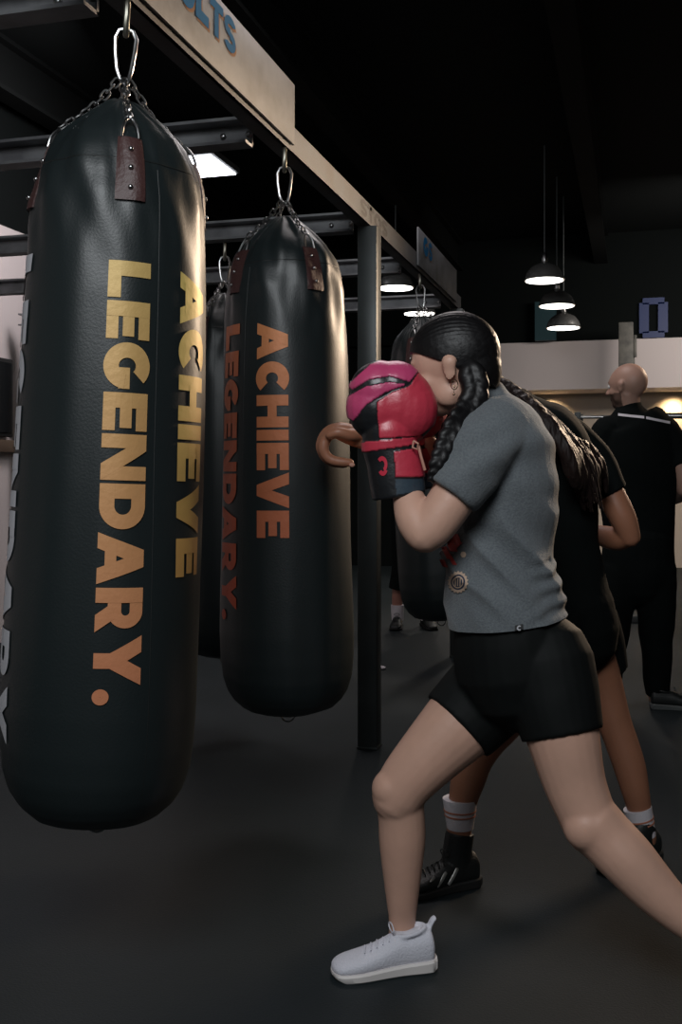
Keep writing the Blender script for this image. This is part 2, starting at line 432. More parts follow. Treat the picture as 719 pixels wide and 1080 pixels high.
def make_bag(hook, rot, turn, label, texts, group=None, detailed=True, seed=1.0):
    """hook: point under the beam; rot: euler tilt; turn: rotation of the print about the axis (0 faces the camera)"""
    t = thing('punching_bag', label, 'punching bag', hook, rot, group)
    Wm = world(t); az = math.atan2(CAM.y-hook.y, CAM.x-hook.x)
    def P(th, z, off=0.0):      # th: 0 = towards the camera, + = to the camera's right
        r = bagR(z)+wrinkle(th-turn, z, seed)+off; a = az+th
        return Wm @ Vector((r*cos(a), r*sin(a), z-ZB))
    bm = bmesh.new(); zs = []
    n = 130
    for i in range(n+1):
        zs.append(.408 + (2.075-.408)*(i/n))
    zs = sorted(set([.408, .4095, .411, .414, .418, .424, .431, .438, .445, .455, .465, .475] + zs[1:]))
    seg = 120; rows = []
    for z in zs: rows.append([bm.verts.new(P(2*pi*j/seg, z)) for j in range(seg)])
    for i in range(len(rows)-1):
        for j in range(seg): bm.faces.new((rows[i][j], rows[i][(j+1) % seg], rows[i+1][(j+1) % seg], rows[i+1][j]))
    bm.faces.new(rows[0]); bm.faces.new(rows[-1])
    shell = obj('shell', bm, M['vinyl'], t, True, 60)
    # seams
    bm = bmesh.new()
    for th in (turn+R(27), turn+R(207)):
        tube(bm, [P(th, .50+i*.02, -.0004) for i in range(70)], .0010)
    tube(bm, [P(2*pi*j/90, 1.895, -.001) for j in range(90)], .0022, True)
    obj('seam', bm, M['seam'], shell)
    # printed words: each is (text, centre angle, z_top, z_bottom, height, material)
    for text, th0, zt, zb, h, m in texts:
        bm = bmesh.new()
        def f(a, b): return P(R(th0)+(b-h/2)/.222, zt-a, .0022+.00025*LAY[0])
        lettering(bm, text, zt-zb, h, f)
        obj('printed_lettering', bm, M[m], t, True, 80)
    # straps, rings, rivets, chains
    for k in range(4):
        th = turn+R(7+90*k)
        bm = bmesh.new(); ht = .165
        g = []
        for i in range(9):
            z = 1.80+.145*i/8
            g.append([P(th+(j/6-.5)*2*ht, z, .004+.003*(0 < j < 6)) for j in range(7)])
        vs = [[bm.verts.new(p) for p in row] for row in g]
        for i in range(8):
            for j in range(6): bm.faces.new((vs[i][j], vs[i+1][j], vs[i+1][j+1], vs[i][j+1]))
        r = bmesh.ops.extrude_face_region(bm, geom=bm.faces[:])
        ctr = Wm @ Vector((0, 0, 1.87-ZB))
        for v in r['geom']:
            if isinstance(v, bmesh.types.BMVert): v.co += (ctr-v.co).normalized()*.008
        s = obj('strap', bm, M['leather'], t)
        for z in (1.828, 1.872, 1.915):
            bm = bmesh.new(); ball(bm, P(th, z, .008), .0058, None, 10, 8); obj('rivet', bm, M['chrome'], s)
        bm = bmesh.new()
        tube(bm, [P(th+.115*cos(a), 1.943+.05*sin(a), .006+.012*sin(a)) for a in [pi*i/12 for i in range(13)]], .0034)
        obj('strap_ring', bm, M['chrome'], s)
        bm = bmesh.new()
        top = Wm @ Vector((cos(az+th)*.012, sin(az+th)*.012, 2.125-ZB))
        mid = P(th, 2.045, .012)
        chain(bm, P(th, 1.992, .018), mid); chain(bm, mid, top)
        obj('chain', bm, M['chrome'], t)
    # carabiner and hook
    bm = bmesh.new(); pts = []
    ca = az+R(90)
    for x, z in ((-.010, 2.128), (-.018, 2.150), (-.023, 2.190), (-.024, 2.222), (-.016, 2.240), (0, 2.246), (.016, 2.240), (.024, 2.222), (.021, 2.190), (.015, 2.150), (.010, 2.128), (0, 2.121)):
        pts.append(Wm @ Vector((cos(ca)*x, sin(ca)*x, z-ZB)))
    tube(bm, pts, .0050, True, 8)
    obj('carabiner', bm, M['chrome'], t)
    bm = bmesh.new(); pts = []
    for k in range(16):
        a = 2*pi*k/16; pts.append(Wm @ (Vector((cos(az), sin(az), 0))*.014*cos(a) + Vector((0, 0, -.038+ .042*sin(a)))))
    tube(bm, pts, .0075, True, 8)
    obj('hanging_link', bm, M['oldsteel'], t)
    bm = bmesh.new()
    tube(bm, [Wm @ Vector((cos(ca)*.022*cos(a), sin(ca)*.022*cos(a), .398-ZB+.022*sin(a))) for a in [2*pi*i/18 for i in range(18)]], .0028, True)
    obj('bottom_ring', bm, M['chrome'], t)
    return t
def tilt(px_shift, drop):       # lean in the picture plane, in degrees
    ang = math.atan2(px_shift, drop)
    return (Matrix.Rotation(-ang, 3, DEPTH)).to_euler()
h1 = Vector((U0-.005, 2.20, ZB)); h2 = Vector((U0-.005, 3.33, ZB)); h3 = Vector((U0-.005, 5.62, ZB))
def rot_for(dx):                # swing so that the bottom moves dx metres to the camera's right
    ang = math.atan2(dx, 1.9)
    return Matrix.Rotation(-ang, 3, DEPTH).to_euler()
make_bag(h1, rot_for(-.070), 0, 'nearest tall black punching bag with gold LEGENDARY and ACHIEVE lettering', [
    ('LEGENDARY.', 8.5, 1.668, .722, .099, 'gold1'), ('ACHIEVE', 56, 1.664, .988, .102, 'gold1b'), ('LEGENDARY', -77, 1.69, .61, .110, 'whiteprint')], 'punching bags', seed=1.3)
make_bag(h2, rot_for(.012), R(-67), 'second black punching bag, with orange lettering, gripped by a bare hand', [
    ('LEGENDARY.', -60, 1.697, .735, .105, 'gold2b'), ('ACHIEVE', -12, 1.692, 1.008, .108, 'gold2'), ('LEGENDARY', -147, 1.69, .61, .110, 'whiteprint')], 'punching bags', seed=4.1)
make_bag(h3, rot_for(.12), R(60), 'farthest black punching bag, mostly hidden behind the woman in the grey shirt', [], 'punching bags', seed=7.7)
h4 = C(248, 500, 4.92); h4.z = 2.275
make_bag(Vector((h4.x, 4.47, 2.275)), rot_for(0.0), R(140), 'plain dark punching bag squeezed between the two big lettered bags', [], 'punching bags', seed=9.2)

# ================================================================== PENDANT LAMPS
def pendant(x, ypx, w, label):
    Y = .36*1100/w; c = C(x, ypx, Y)
    t = thing('pendant_lamp', label, 'lamp', c, (0, 0, 0), 'hanging dome lamps')
    r = .18
    bm = bmesh.new(); prof = [(r, 0), (r*1.02, .004), (r*.99, .012)]
    for a in range(8, 80, 8): prof.append((r*.97*cos(R(a)), .01+.15*sin(R(a))))
    prof += [(.035, .163), (.03, .17)]
    lathe(bm, prof, c, 40); obj('shade', bm, M['brush'], t)
    bm = bmesh.new(); lathe(bm, [(r*.93, -.004), (r*.93, -.001)], c, 40); obj('glowing_disc', bm, M['disc'], t)
    bm = bmesh.new(); lathe(bm, [(.028, .165), (.030, .17), (.030, .235), (.02, .25)], c, 20); obj('socket', bm, M['chrome'], t)
    bm = bmesh.new(); lathe(bm, [(.007, .245), (.007, CEIL-.02-c.z)], c, 10); obj('cord', bm, M['gum'], t)
    l = bpy.data.lights.new('lamp_glow', 'SPOT'); l.energy = 45; l.color = (1, .93, .85); l.spot_size = R(150); l.shadow_soft_size = .12; l.spot_blend = .6
    lo = bpy.data.objects.new('lamp_glow', l); lo.location = c-Vector((0, 0, .02)); COL.objects.link(lo)
pendant(574, 296, 42, 'chrome dome lamp, nearest and highest of the three on the right')
pendant(587, 323, 38, 'chrome dome lamp, middle one of the three on the right')
pendant(594, 346, 35.5, 'chrome dome lamp, lowest of the three on the right')
pendant(417, 304, 39, 'chrome dome lamp just right of the black rig post')
pendant(442, 331, 34, 'chrome dome lamp glowing just above the woman\'s dark hair')
# ceiling panel light
pl = C(205, 175, 9.1)
t = thing('ceiling_light', 'square glowing ceiling panel light beside the top of the nearest bag', 'ceiling light', (pl.x, pl.y, 3.88))
bm = bmesh.new(); box(bm, (pl.x, pl.y, 3.92), (.60, .62, .05)); obj('frame', bm, M['gum'], t)
bm = bmesh.new()
for k in range(4): box(bm, (pl.x-.21+.14*k, pl.y, 3.886), (.125, .58, .01))
obj('diffuser', bm, M['tube'], t)

# ================================================================== SQUAT RACK AND BARBELL far right
Yr = 8.9
t = thing('squat_rack', 'dark steel squat rack in the background between the two standing people', 'squat rack', C(640, 500, Yr)*1.0)
t.location.z = 0
for xx in (610, 667):
    a = C(xx, 500, Yr)
    bm = bmesh.new(); box(bm, (a.x, a.y, .86), (.075, .075, 1.72), None, .005); u = obj('upright', bm, M['gum'], t)
    bm = bmesh.new(); box(bm, (a.x, a.y, .03), (.10, .9, .06), None, .01); obj('foot', bm, M['gum'], t)
    bm = bmesh.new(); box(bm, (a.x, a.y-.07, 1.66), (.05, .14, .03), None, .004); box(bm, (a.x, a.y-.135, 1.69), (.05, .02, .08), None, .004); obj('bar_hook', bm, M['gum'], u)
    bm = bmesh.new(); box(bm, (a.x, a.y+.25, .42), (.05, .05, .75), Matrix.Rotation(R(28), 3, 'X'), .004); obj('brace', bm, M['gum'], t)
a, b = C(610, 500, Yr), C(667, 500, Yr)
bm = bmesh.new(); box(bm, ((a+b)/2).xy.to_3d()+Vector((0, 0, .35)), ((b-a).length, .06, .06), Matrix.Rotation(0, 3, 'Z')); obj('cross_bar', bm, M['gum'], t)
t = thing('barbell', 'bare steel barbell lying across the dark squat rack', 'barbell', Vector(((a.x+b.x)/2, a.y-.07, 1.69)))
bm = bmesh.new(); tube(bm, [Vector((a.x-.52, a.y-.09, 1.69)), Vector((b.x+.5, a.y-.09, 1.69))], .014, False, 12); obj('bar', bm, M['chrome'], t)
for x0, x1 in ((a.x-.52, a.x-.18), (b.x+.16, b.x+.5)):
    bm = bmesh.new(); tube(bm, [Vector((x0, a.y-.09, 1.69)), Vector((x1, a.y-.09, 1.69))], .025, False, 14); obj('sleeve', bm, M['chrome'], t)

# ================================================================== PEOPLE
def head(bm, c, f, u, k=1.0, nose=1.0):
    f = f.normalized(); s = u.cross(f).normalized(); u = f.cross(s).normalized(); ax = (f, s, u)
    P = lambda a, b, d: c + (f*a + s*b + u*d)*k
    def B(p, r): ball(bm, P(*p), tuple(q*k for q in r), ax, 24, 16)
    B((-.012, 0, .012), (.099, .076, .094)); B((.030, 0, .010), (.062, .066, .075))
    B((.022, 0, -.045), (.066, .060, .075)); B((.045, 0, -.088), (.042, .038, .032)); B((.070, 0, -.100), (.019, .020, .017))
    for q in (-1, 1):
        B((.055, q*.036, -.035), (.028, .024, .026)); B((.01, q*.045, -.075), (.038, .020, .030))
        B((.082, q*.022, .018), (.010, .020, .007))
        B((-.006, q*.080, -.018), (.016, .007, .030)); B((-.010, q*.084, -.006), (.018, .008, .017)); B((-.001, q*.080, -.036), (.009, .006, .012))
    limb(bm, [P(.086, 0, .010), P(.101, 0, -.012), P(.112, 0, -.032)], [.007*k, .009*k, .0135*k], s, 3, 10)
    B((.097, 0, -.036), (.014, .017, .008))
    B((.088, 0, -.062), (.011, .022, .006)); B((.086, 0, -.073), (.011, .020, .007))
    return P, ax
def lipface(P_, ax, base, lip=(.36, .13, .11)):
    f, s, u = ax; c = P_(0, 0, 0)
    def fn(co, no):
        d = co-c; a, b, e = d.dot(f), d.dot(s), d.dot(u)
        if a > .085 and abs(b) < .024 and -.081 < e < -.056: return lip
        n = noise.noise(co*9)*.06+noise.noise(co*40)*.03
        return tuple(max(0, v*(1+n*(1.2 if i == 0 else 1))) for i, v in enumerate(base))
    return fn
def eyes(P_, ax, par, k=1.0):
    for q in (-1, 1):
        bm = bmesh.new(); ball(bm, P_(.079, q*.031, -.003), .0115*k, ax, 14, 10); e = obj('eye', bm, M['eye'], par)
        bm = bmesh.new(); ball(bm, P_(.0885, q*.031, -.003), (.0025*k, .005*k, .005*k), ax, 12, 8); obj('iris', bm, M['hair'], e)
def shoe(par, heel, toe, m_up, m_sole, hightop=0.0, laces='white', pitch=0, label=None, L=.275, name='shoe'):
    """heel / toe: points on the floor under the heel and the toe"""
    heel = Vector(heel); toe = Vector(toe); f = (toe-heel); f.normalize(); l = Vector((0, 0, 1)).cross(f).normalized(); u = f.cross(l)
    S = [(0, .020, .030, .065), (.015, .030, .016, .088), (.05, .035, .012, .100), (.16, .036, .012, .098), (.27, .035, .012, .094), (.38, .036, .012, .092), (.50, .039, .012, .078),
         (.62, .043, .012, .064), (.75, .046, .012, .054), (.87, .043, .012, .047), (.94, .037, .013, .040), (.98, .026, .015, .034), (1.0, .010, .018, .027)]
    SV = [Vector(q[:3]) for q in S]; SH = [Vector((q[3], 0, 0)) for q in S]; S = []
    for k in range((len(SV)-1)*4+1):
        q = crom(SV, k/4); S.append((q.x, q.y, q.z, crom(SH, k/4).x))
    bm = bmesh.new(); seg = 24; rows = []
    for t, w, b, h in S:
        row = []
        for j in range(seg):
            a = 2*pi*j/seg; ca, sa = cos(a), sin(a)
            x = w*math.copysign(abs(ca)**.8, ca)*(1-.35*max(0, sa)**2*(1 if t < .6 else .5))
            z = (b+h)/2 + (h-b)/2*math.copysign(abs(sa)**.75, sa)
            row.append(bm.verts.new(heel + f*t*L + l*x + u*z))
        rows.append(row)
    for i in range(len(rows)-1):
        for j in range(seg): bm.faces.new((rows[i][j], rows[i][(j+1) % seg], rows[i+1][(j+1) % seg], rows[i+1][j]))
    bm.faces.new(rows[0]); bm.faces.new(rows[-1])
    o0 = heel + f*.055*1.0
    if hightop:
        limb(bm, [o0+f*.012+u*.05, o0+f*.010+u*.10, o0+f*.0+u*(.10+hightop)], [(.050, .036), (.046, .036), (.044, .038)], l, 5, 20, False, True)
    else:                       # padded collar and heel tab
        tube(bm, [o0+f*(.038*cos(a)+.004)+l*.027*sin(a)+u*(.094+.008*(-cos(a))) for a in [2*pi*i/20 for i in range(20)]], .006, True)
        limb(bm, [heel+f*.012+u*.085, heel+f*.004+u*.108, heel-f*.004+u*.118], [(.006, .012)]*3, l, 3, 10)
    b2 = fuse(bm, .0035, 3)
    up = obj(name, b2, M[m_up], par)
    if label: up['label'] = label
    bm = bmesh.new(); rows = []
    for t, w, b, h in [(-.03, .010, 0, 0), (-.022, .019, 0, 0), (-.012, .026, 0, 0)]+S[3:]+[(1.005, .006, 0, 0)]:
        z0 = .010 if t < -.02 else (.005 if t < -.01 else (.10*max(0, t-.9)))
        z1 = .030-.012*min(1, max(0, t))
        row = []
        for x, z in ((-w-.004, z0+.004), (-w, z0), (w, z0), (w+.004, z0+.004), (w+.005, z1-.004), (w+.001, z1), (-w-.001, z1), (-w-.005, z1-.004)):
            row.append(bm.verts.new(heel + f*t*L + l*x + u*z))
        rows.append(row)
    for i in range(len(rows)-1):
        for j in range(8): bm.faces.new((rows[i][j], rows[i][(j+1) % 8], rows[i+1][(j+1) % 8], rows[i+1][j]))
    bm.faces.new(rows[0]); bm.faces.new(rows[-1])
    obj('sole', bm, M[m_sole], up)
    bm = bmesh.new()
    for i in range(5):
        t = .42+.06*i; z = .093-.085*(t-.38); w = .020
        tube(bm, [heel+f*(t*L+q*.01)+l*w*(q*2-1)+u*(z-.010*abs(q*2-1)) for q in (0, .25, .5, .75, 1)], .0018, False, 6)
    k0 = heel+f*.40*L+u*.096
    for sg in (-1, 1): tube(bm, [k0+l*sg*.022*sin(a)+f*.004+u*.016*(1-cos(a))*.6 for a in [pi*1.7*i/10 for i in range(11)]], .0017, False, 6)
    obj('laces', bm, M[laces], up)
    return up
def decal(bvh, x, y, off=.0015):
    o = CAM; d = (C(x, y, 1.0)-CAM).normalized()
    h = bvh.ray_cast(o, d)
    if h[0] is None: return C(x, y, 2.5)
    n = h[1] if h[1].dot(d) < 0 else -h[1]
    return h[0]+n*off
def hand(bm, wrist, d, back, k=1.0, curl=0.35, spread=.12, thumb_side=1):
    """five fingered hand: d = pointing direction, back = direction the back of the hand faces"""
    d = d.normalized(); back = (back-back.dot(d)*d).normalized(); s = d.cross(back)*thumb_side
    limb(bm, [wrist-d*.02*k, wrist+d*.03*k, wrist+d*.075*k, wrist+d*.09*k], [(.016*k, .026*k), (.014*k, .034*k), (.013*k, .040*k), (.010*k, .038*k)], s, 4, 16)
    for i, (L, r) in enumerate(((.072, .0088), (.080, .0092), (.074, .0088), (.058, .0076))):
        o = (i-1.5)
        p = wrist+d*.082*k - s*o*.020*k
        dr = (d-s*o*spread).normalized(); pts = [p-dr*.02*k, p]
        a = 0
        for j, q in enumerate((.45, .30, .25)):
            a += curl*(1.15 if j else .8)
            pts.append(pts[-1]+(dr*cos(a)-back*sin(a))*L*q*k)
        limb(bm, pts, [r*k, r*k, r*.95*k, r*.88*k, r*.75*k], s, 4, 12)
    p = wrist+d*.025*k+s*.026*k; a = curl
    p2 = p+(d*.55+s*.75-back*.2*a).normalized()*.038*k; p3 = p2+(d*.85+s*.35-back*.7*a).normalized()*.030*k; p4 = p3+(d*.9+s*.05-back*1.1*a).normalized()*.024*k
    limb(bm, [p-s*.01*k, p, p2, p3, p4], [.015*k, .0145*k, .0115*k, .010*k, .008*k], back, 4, 12)

# ------------------------------------------------------------ woman in grey
W1 = thing('person', 'woman in heather grey T-shirt and black shorts, pink boxing glove raised to her face', 'person', Vector((C(540, 500, 2.5).x, C(540, 500, 2.5).y, 0)))
def w1_torso(bm, g, y1=672):
    rows = [(513, 424, .058, .075), (519, 440, .090, .145), (526, 462, .112, .180), (531, 495, .124, .178), (531, 530, .127, .165), (529, 565, .132, .152),
            (527, 600, .139, .150), (531, 640, .140, .160), (538, 680, .142, .170), (541, 700, .142, .172)]
    limb(bm, [C(x, y, 2.53) for x, y, a, b in rows], [(a+g, b+g) for x, y, a, b in rows], DEPTH, 5, 28)
thighR = [(543, 700, 2.60, .112), (512, 735, 2.58, .106), (482, 766, 2.56, .096), (452, 797, 2.55, .082), (430, 822, 2.55, .073), (419, 840, 2.55, .067)]
thighL = [(576, 697, 2.47, .105), (584, 735, 2.45, .101), (593, 775, 2.43, .090), (604, 820, 2.42, .078), (615, 850, 2.41, .072), (624, 872, 2.40, .069)]
def w1_arm(bm, g, upper_only=False):
    pts = [(522, 458, 2.42, .070), (508, 475, 2.38, .064), (490, 503, 2.36, .055), (473, 532, 2.35, .052), (458, 553, 2.35, .050), (449, 562, 2.35, .046)]
    limb(bm, [C(x, y, Y) for x, y, Y, r in pts], [r+g for *_, r in pts], DEPTH, 5, 20)
bm = bmesh.new()
w1_torso(bm, -.016)
limb(bm, [C(517, 436, 2.53), C(508, 415, 2.52), C(492, 393, 2.51)], [(.062, .066), (.050, .054), (.05, .053)], DEPTH, 4)
w1_arm(bm, 0)
limb(bm, [C(447, 562, 2.35), C(437, 546, 2.37), C(430, 522, 2.40), C(424, 498, 2.42), C(420, 470, 2.42)], [.045, .044, .036, .029, .032], DEPTH)
ball(bm, C(416, 440, 2.42), (.05, .03, .045))
limb(bm, [C(522, 465, 2.64), C(500, 505, 2.70), C(484, 538, 2.74)], [.06, .048, .042], DEPTH)
limb(bm, [C(484, 538, 2.74), C(468, 508, 2.73), C(452, 470, 2.70)], [.042, .040, .028], DEPTH)
for th, ax in ((thighR, 0), (thighL, 0)):
    limb(bm, [C(x, y, Y) for x, y, Y, r in th], [r-.004 for *_, r in th], DEPTH, 5, 22)
ball(bm, C(414, 832, 2.54), (.052, .05, .050)); ball(bm, C(619, 872, 2.38), (.056, .05, .055))
sh = [(420, 836, 2.56, .062), (423, 860, 2.56, .0575), (424, 885, 2.565, .0575), (424, 915, 2.57, .050), (424, 945, 2.575, .041), (424, 968, 2.58, .034), (423, 988, 2.58, .032), (420, 1004, 2.58, .035)]
limb(bm, [C(x, y, Y) for x, y, Y, r in sh], [r for *_, r in sh], DEPTH, 5, 20)
limb(bm, [C(428, 1003, 2.58), C(385, 1014, 2.55), C(362, 1020, 2.53)], [.026, .022, .016], DEPTH)
shl = [(624, 868, 2.40, .070), (640, 884, 2.39, .066), (662, 907, 2.37, .064), (690, 938, 2.35, .056), (722, 968, 2.33, .044), (752, 990, 2.32, .034), (768, 1001, 2.31, .034)]
limb(bm, [C(x, y, Y) for x, y, Y, r in shl], [r for *_, r in shl], DEPTH, 5, 20)
limb(bm, [C(770, 1003, 2.31), C(762, 1035, 2.30), C(756, 1050, 2.30)], [.032, .028, .02], DEPTH)
hc = C(475, 383, 2.50)
hf = V(-cos(R(16)), sin(R(16)), -.22).normalized(); hu = V(-.22, .03, 1)
HP, HA = head(bm, hc, hf, hu, 1.0)
b = fuse(bm, .0052, 5)
paint(b, lipface(HP, HA, (.56, .335, .25)))
obj('body', b, M['skin1'], W1); eyes(HP, HA, W1)
# hair cap and braids
bm = bmesh.new(); f, s, u = HA
ball(bm, hc+f*-.014+u*.017, (.110, .082, .103), HA, 30, 20)
ball(bm, hc+f*-.048+u*-.02, (.070, .068, .085), HA, 30, 20)
pa, pb = C(418, 365, 2.5), C(522, 411, 2.5)
pn = (pb-pa).cross(DEPTH).normalized()
if pn.z > 0: pn = -pn
def strands(co, no):
    d = co-hc; a = math.atan2(d.dot(s), d.dot(u))
    return .0008*sin(a*60+d.dot(f)*14)
b = fuse(bm, .0045, 3, strands, cuts=[((pa+pb)/2, pn)])
hair = obj('hair', b, M['hair'], W1, True, 55)
bm = bmesh.new()
def braid(bm, pts, rads, twist=0):
    P = [Vector(p) for p in pts]; n = 0; L = sum((P[i+1]-P[i]).length for i in range(len(P)-1))
    N = int(L/.024)
    for i in range(N+1):
        t = i/N*(len(P)-1); p = crom(P, t); tg = (crom(P, min(t+.1, len(P)-1))-crom(P, max(t-.1, 0))).normalized()
        r = crom([Vector((q, 0, 0)) for q in rads], t).x
        side = tg.cross(DEPTH).normalized()
        for sg in (-1, 1):
            ax = (tg*.86+side*sg*.5).normalized(); bx = DEPTH; cx = ax.cross(bx).normalized()
            ball(bm, p+side*sg*r*.40, (r*1.25, r*.85, r*.72), (ax, bx, cx), 14, 10)
    limb(bm, P, [r*.7 for r in rads], DEPTH, 4, 12)
braid(bm, [C(497, 392, 2.42), C(501, 412, 2.41), C(493, 430, 2.40), C(480, 448, 2.36), C(470, 468, 2.34), C(461, 488, 2.325), C(455, 505, 2.325)], [.027, .026, .024, .022, .019, .015, .008])
braid(bm, [C(500, 392, 2.60), C(504, 415, 2.62), C(485, 440, 2.66), C(468, 468, 2.66), C(462, 500, 2.66)], [.028, .027, .024, .02, .012])
obj('braid', fuse(bm, .003, 5), M['hair'], hair)
bm = bmesh.new()
tube(bm, [C(479, 402, 2.395)+V(.008*cos(a), 0, .011*sin(a)-.008) for a in [2*pi*i/16 for i in range(16)]], .0014, True, 6)
ball(bm, C(479, 407.5, 2.393), .003); ball(bm, C(478.5, 416, 2.393), .0028)
tube(bm, [C(479, 408, 2.393), C(478.5, 416, 2.393)], .0008, False, 5)
obj('earring', bm, M['brass'], W1)
# T-shirt
bm = bmesh.new()
w1_torso(bm, 0)
slv = [(528, 452, 2.43, .078), (512, 470, 2.38, .078), (494, 498, 2.355, .072), (475, 522, 2.35, .067)]
limb(bm, [C(x, y, Y) for x, y, Y, r in slv], [r for *_, r in slv], DEPTH, 5, 24, False, True)
limb(bm, [C(528, 450, 2.62), C(510, 485, 2.69), C(496, 512, 2.72)], [.074, .068, .06], DEPTH, 5, 20, False, True)
ball(bm, C(527, 440, 2.53), (.085, .15, .05))
def folds(co, no):
    x, y = proj(co)
    t = max(0, min(1, (y-470)/60))
    u1 = (x-500)*.80+(y-560)*-.55             # diagonal pulls from the armpit down to the back hip
    d = .0135*(1-1.6*abs(sin(u1*.085+1.6*noise.noise(co*6))))*max(0, min(1, (y-500)/60))*max(0, 1-abs(y-590)/95)
    d += .0035*noise.noise(Vector((x*.035-y*.03, (x+y)*.008, co.z*2)))*2
    if x > 555 and y > 590: d += .0036*sin(y*.33+x*.16+2*noise.noise(co*9))*min(1, (x-555)/20)   # bunched rolls at the back waist
    d += .0055*sin((x*.55+y)*.10+3*noise.noise(co*5))*(1-t)*max(0, min(1, (y-440)/25))
    return d
ha, hb = C(468, 663, 2.53), C(598, 646, 2.53)
hn = (hb-ha).cross(DEPTH).normalized()
if hn.z > 0: hn = -hn
b = fuse(bm, .0055, 5, folds, cuts=[((ha+hb)/2, hn)])
shirt = obj('t_shirt', b, M['grey'], W1, True, 60)
bm = bmesh.new(); bm.from_mesh(shirt.data); bm.transform(Matrix.Translation(W1.location)); bv = BVHTree.FromBMesh(bm); bm.free()
def sc_patch(bm, pts_fn, nu, nv):
    g = [[bm.verts.new(pts_fn(i/nu, j/nv)) for j in range(nv+1)] for i in range(nu+1)]
    for i in range(nu):
        for j in range(nv): bm.faces.new((g[i][j], g[i+1][j], g[i+1][j+1], g[i][j+1]))
def dring(bm, cx, cy, r0, r1, off, n=28, wob=0, a0=0, a1=360):
    def fn(u, v):
        a = R(a0+(a1-a0)*u); r = r0+(r1-r0)*v
        if wob and v > .5: r += wob*(1 if int(u*n) % 2 else -1)
        return decal(bv, cx+r*cos(a)*.92, cy+r*sin(a), off)
    sc_patch(bm, fn, n, 2)
bm = bmesh.new(); dring(bm, 483.5, 614, 0.2, 8.5, .0018)
obj('printed_emblem', bm, M['printblue'], shirt)
bm = bmesh.new(); dring(bm, 483.5, 614, 8.0, 11.0, .0022, 36, .9); dring(bm, 483.5, 614, 5.0, 6.2, .0026, 24)
for q in (-2.4, 0, 2.4):
    sc_patch(bm, lambda u, v, q=q: decal(bv, 483.5+q-.6+1.2*u, 610+8*v, .0026), 1, 3)
obj('printed_emblem', bm, M['printtan'], shirt)
bm = bmesh.new()
for (x0, y0, x1, y1, w) in ((468, 577, 475, 590, 3), (473, 566, 479, 582, 4), (480, 563, 484, 574, 3.5), (466, 590, 470, 598, 3), (478, 580, 486, 572, 2.5), (474, 586, 480, 596, 2.2)):
    sc_patch(bm, lambda u, v: decal(bv, x0+(x1-x0)*v+w*(u-.5)*2, y0+(y1-y0)*v, .0020), 3, 5)
obj('printed_graphic', bm, M['printred'], shirt)
bm = bmesh.new(); dring(bm, 489, 585, 0.1, 3.2, .0020, 14)
obj('printed_dot', bm, M['printtan'], shirt)
bm = bmesh.new(); sc_patch(bm, lambda u, v: decal(bv, 542.5+8.5*u, 659.5+7.5*v-1.5*u, .0030), 4, 4)
lab = obj('hem_label', bm, M['ink'], shirt, False)
bm = bmesh.new(); dring(bm, 547, 662.2, 1.3, 2.7, .0040, 14, 0, 50, 310); obj('label_mark', bm, M['whiteprint'], lab)
# shorts
bm = bmesh.new()
limb(bm, [C(534, 640, 2.53), C(539, 675, 2.53), C(545, 705, 2.53)], [(.122, .15), (.143, .160), (.152, .160)], DEPTH, 5, 26)
limb(bm, [C(x, y, Y) for x, y, Y, r in thighR[:3]]+[C(489, 753+3, 2.565)][:0], [r+.006 for *_, r in thighR[:3]], DEPTH, 6, 26, False, True)
limb(bm, [C(x, y, Y) for x, y, Y, r in thighL[:3]], [r+.006 for *_, r in thighL[:3]], DEPTH, 6, 26, False, True)
ball(bm, C(578, 705, 2.50), (.078, .11, .09))
obj('shorts', fuse(bm, .0055, 5, lambda co, no: .0012*noise.noise(co*20)), M['spandex'], W1, True, 60)
# gloves
GP = lambda L: [(340+x/3.268, 300+y/3.268) for x, y in L]
pk, rd, bk, sl = (.50, .055, .155), (.52, .040, .070), (.010, .011, .013), (.035, .055, .075)
REG = [(GP([(80, 352), (165, 275), (240, 245), (330, 245), (330, 300), (300, 335), (230, 316), (160, 328), (105, 362)]), pk),
       (GP([(70, 395), (150, 352), (230, 336), (290, 345), (215, 372), (150, 415), (108, 470), (70, 450)]), pk),
       (GP([(188, 405), (240, 372), (300, 350), (338, 292), (385, 300), (420, 420), (390, 480), (335, 522), (196, 530)]), rd),
       (GP([(100, 548), (300, 528), (345, 520), (345, 548), (100, 584)]), rd),
       (GP([(247, 577), (345, 560), (372, 662), (252, 664)]), rd),
       (GP([(250, 672), (370, 668), (370, 706), (255, 725)]), sl)]
def glove_paint(shift, Yk):
    def fn(co, no):
        q = co-shift; x, y = proj(q)
        for P_, c in REG:
            if inpoly(x, y, P_): return c
        return bk
    return fn
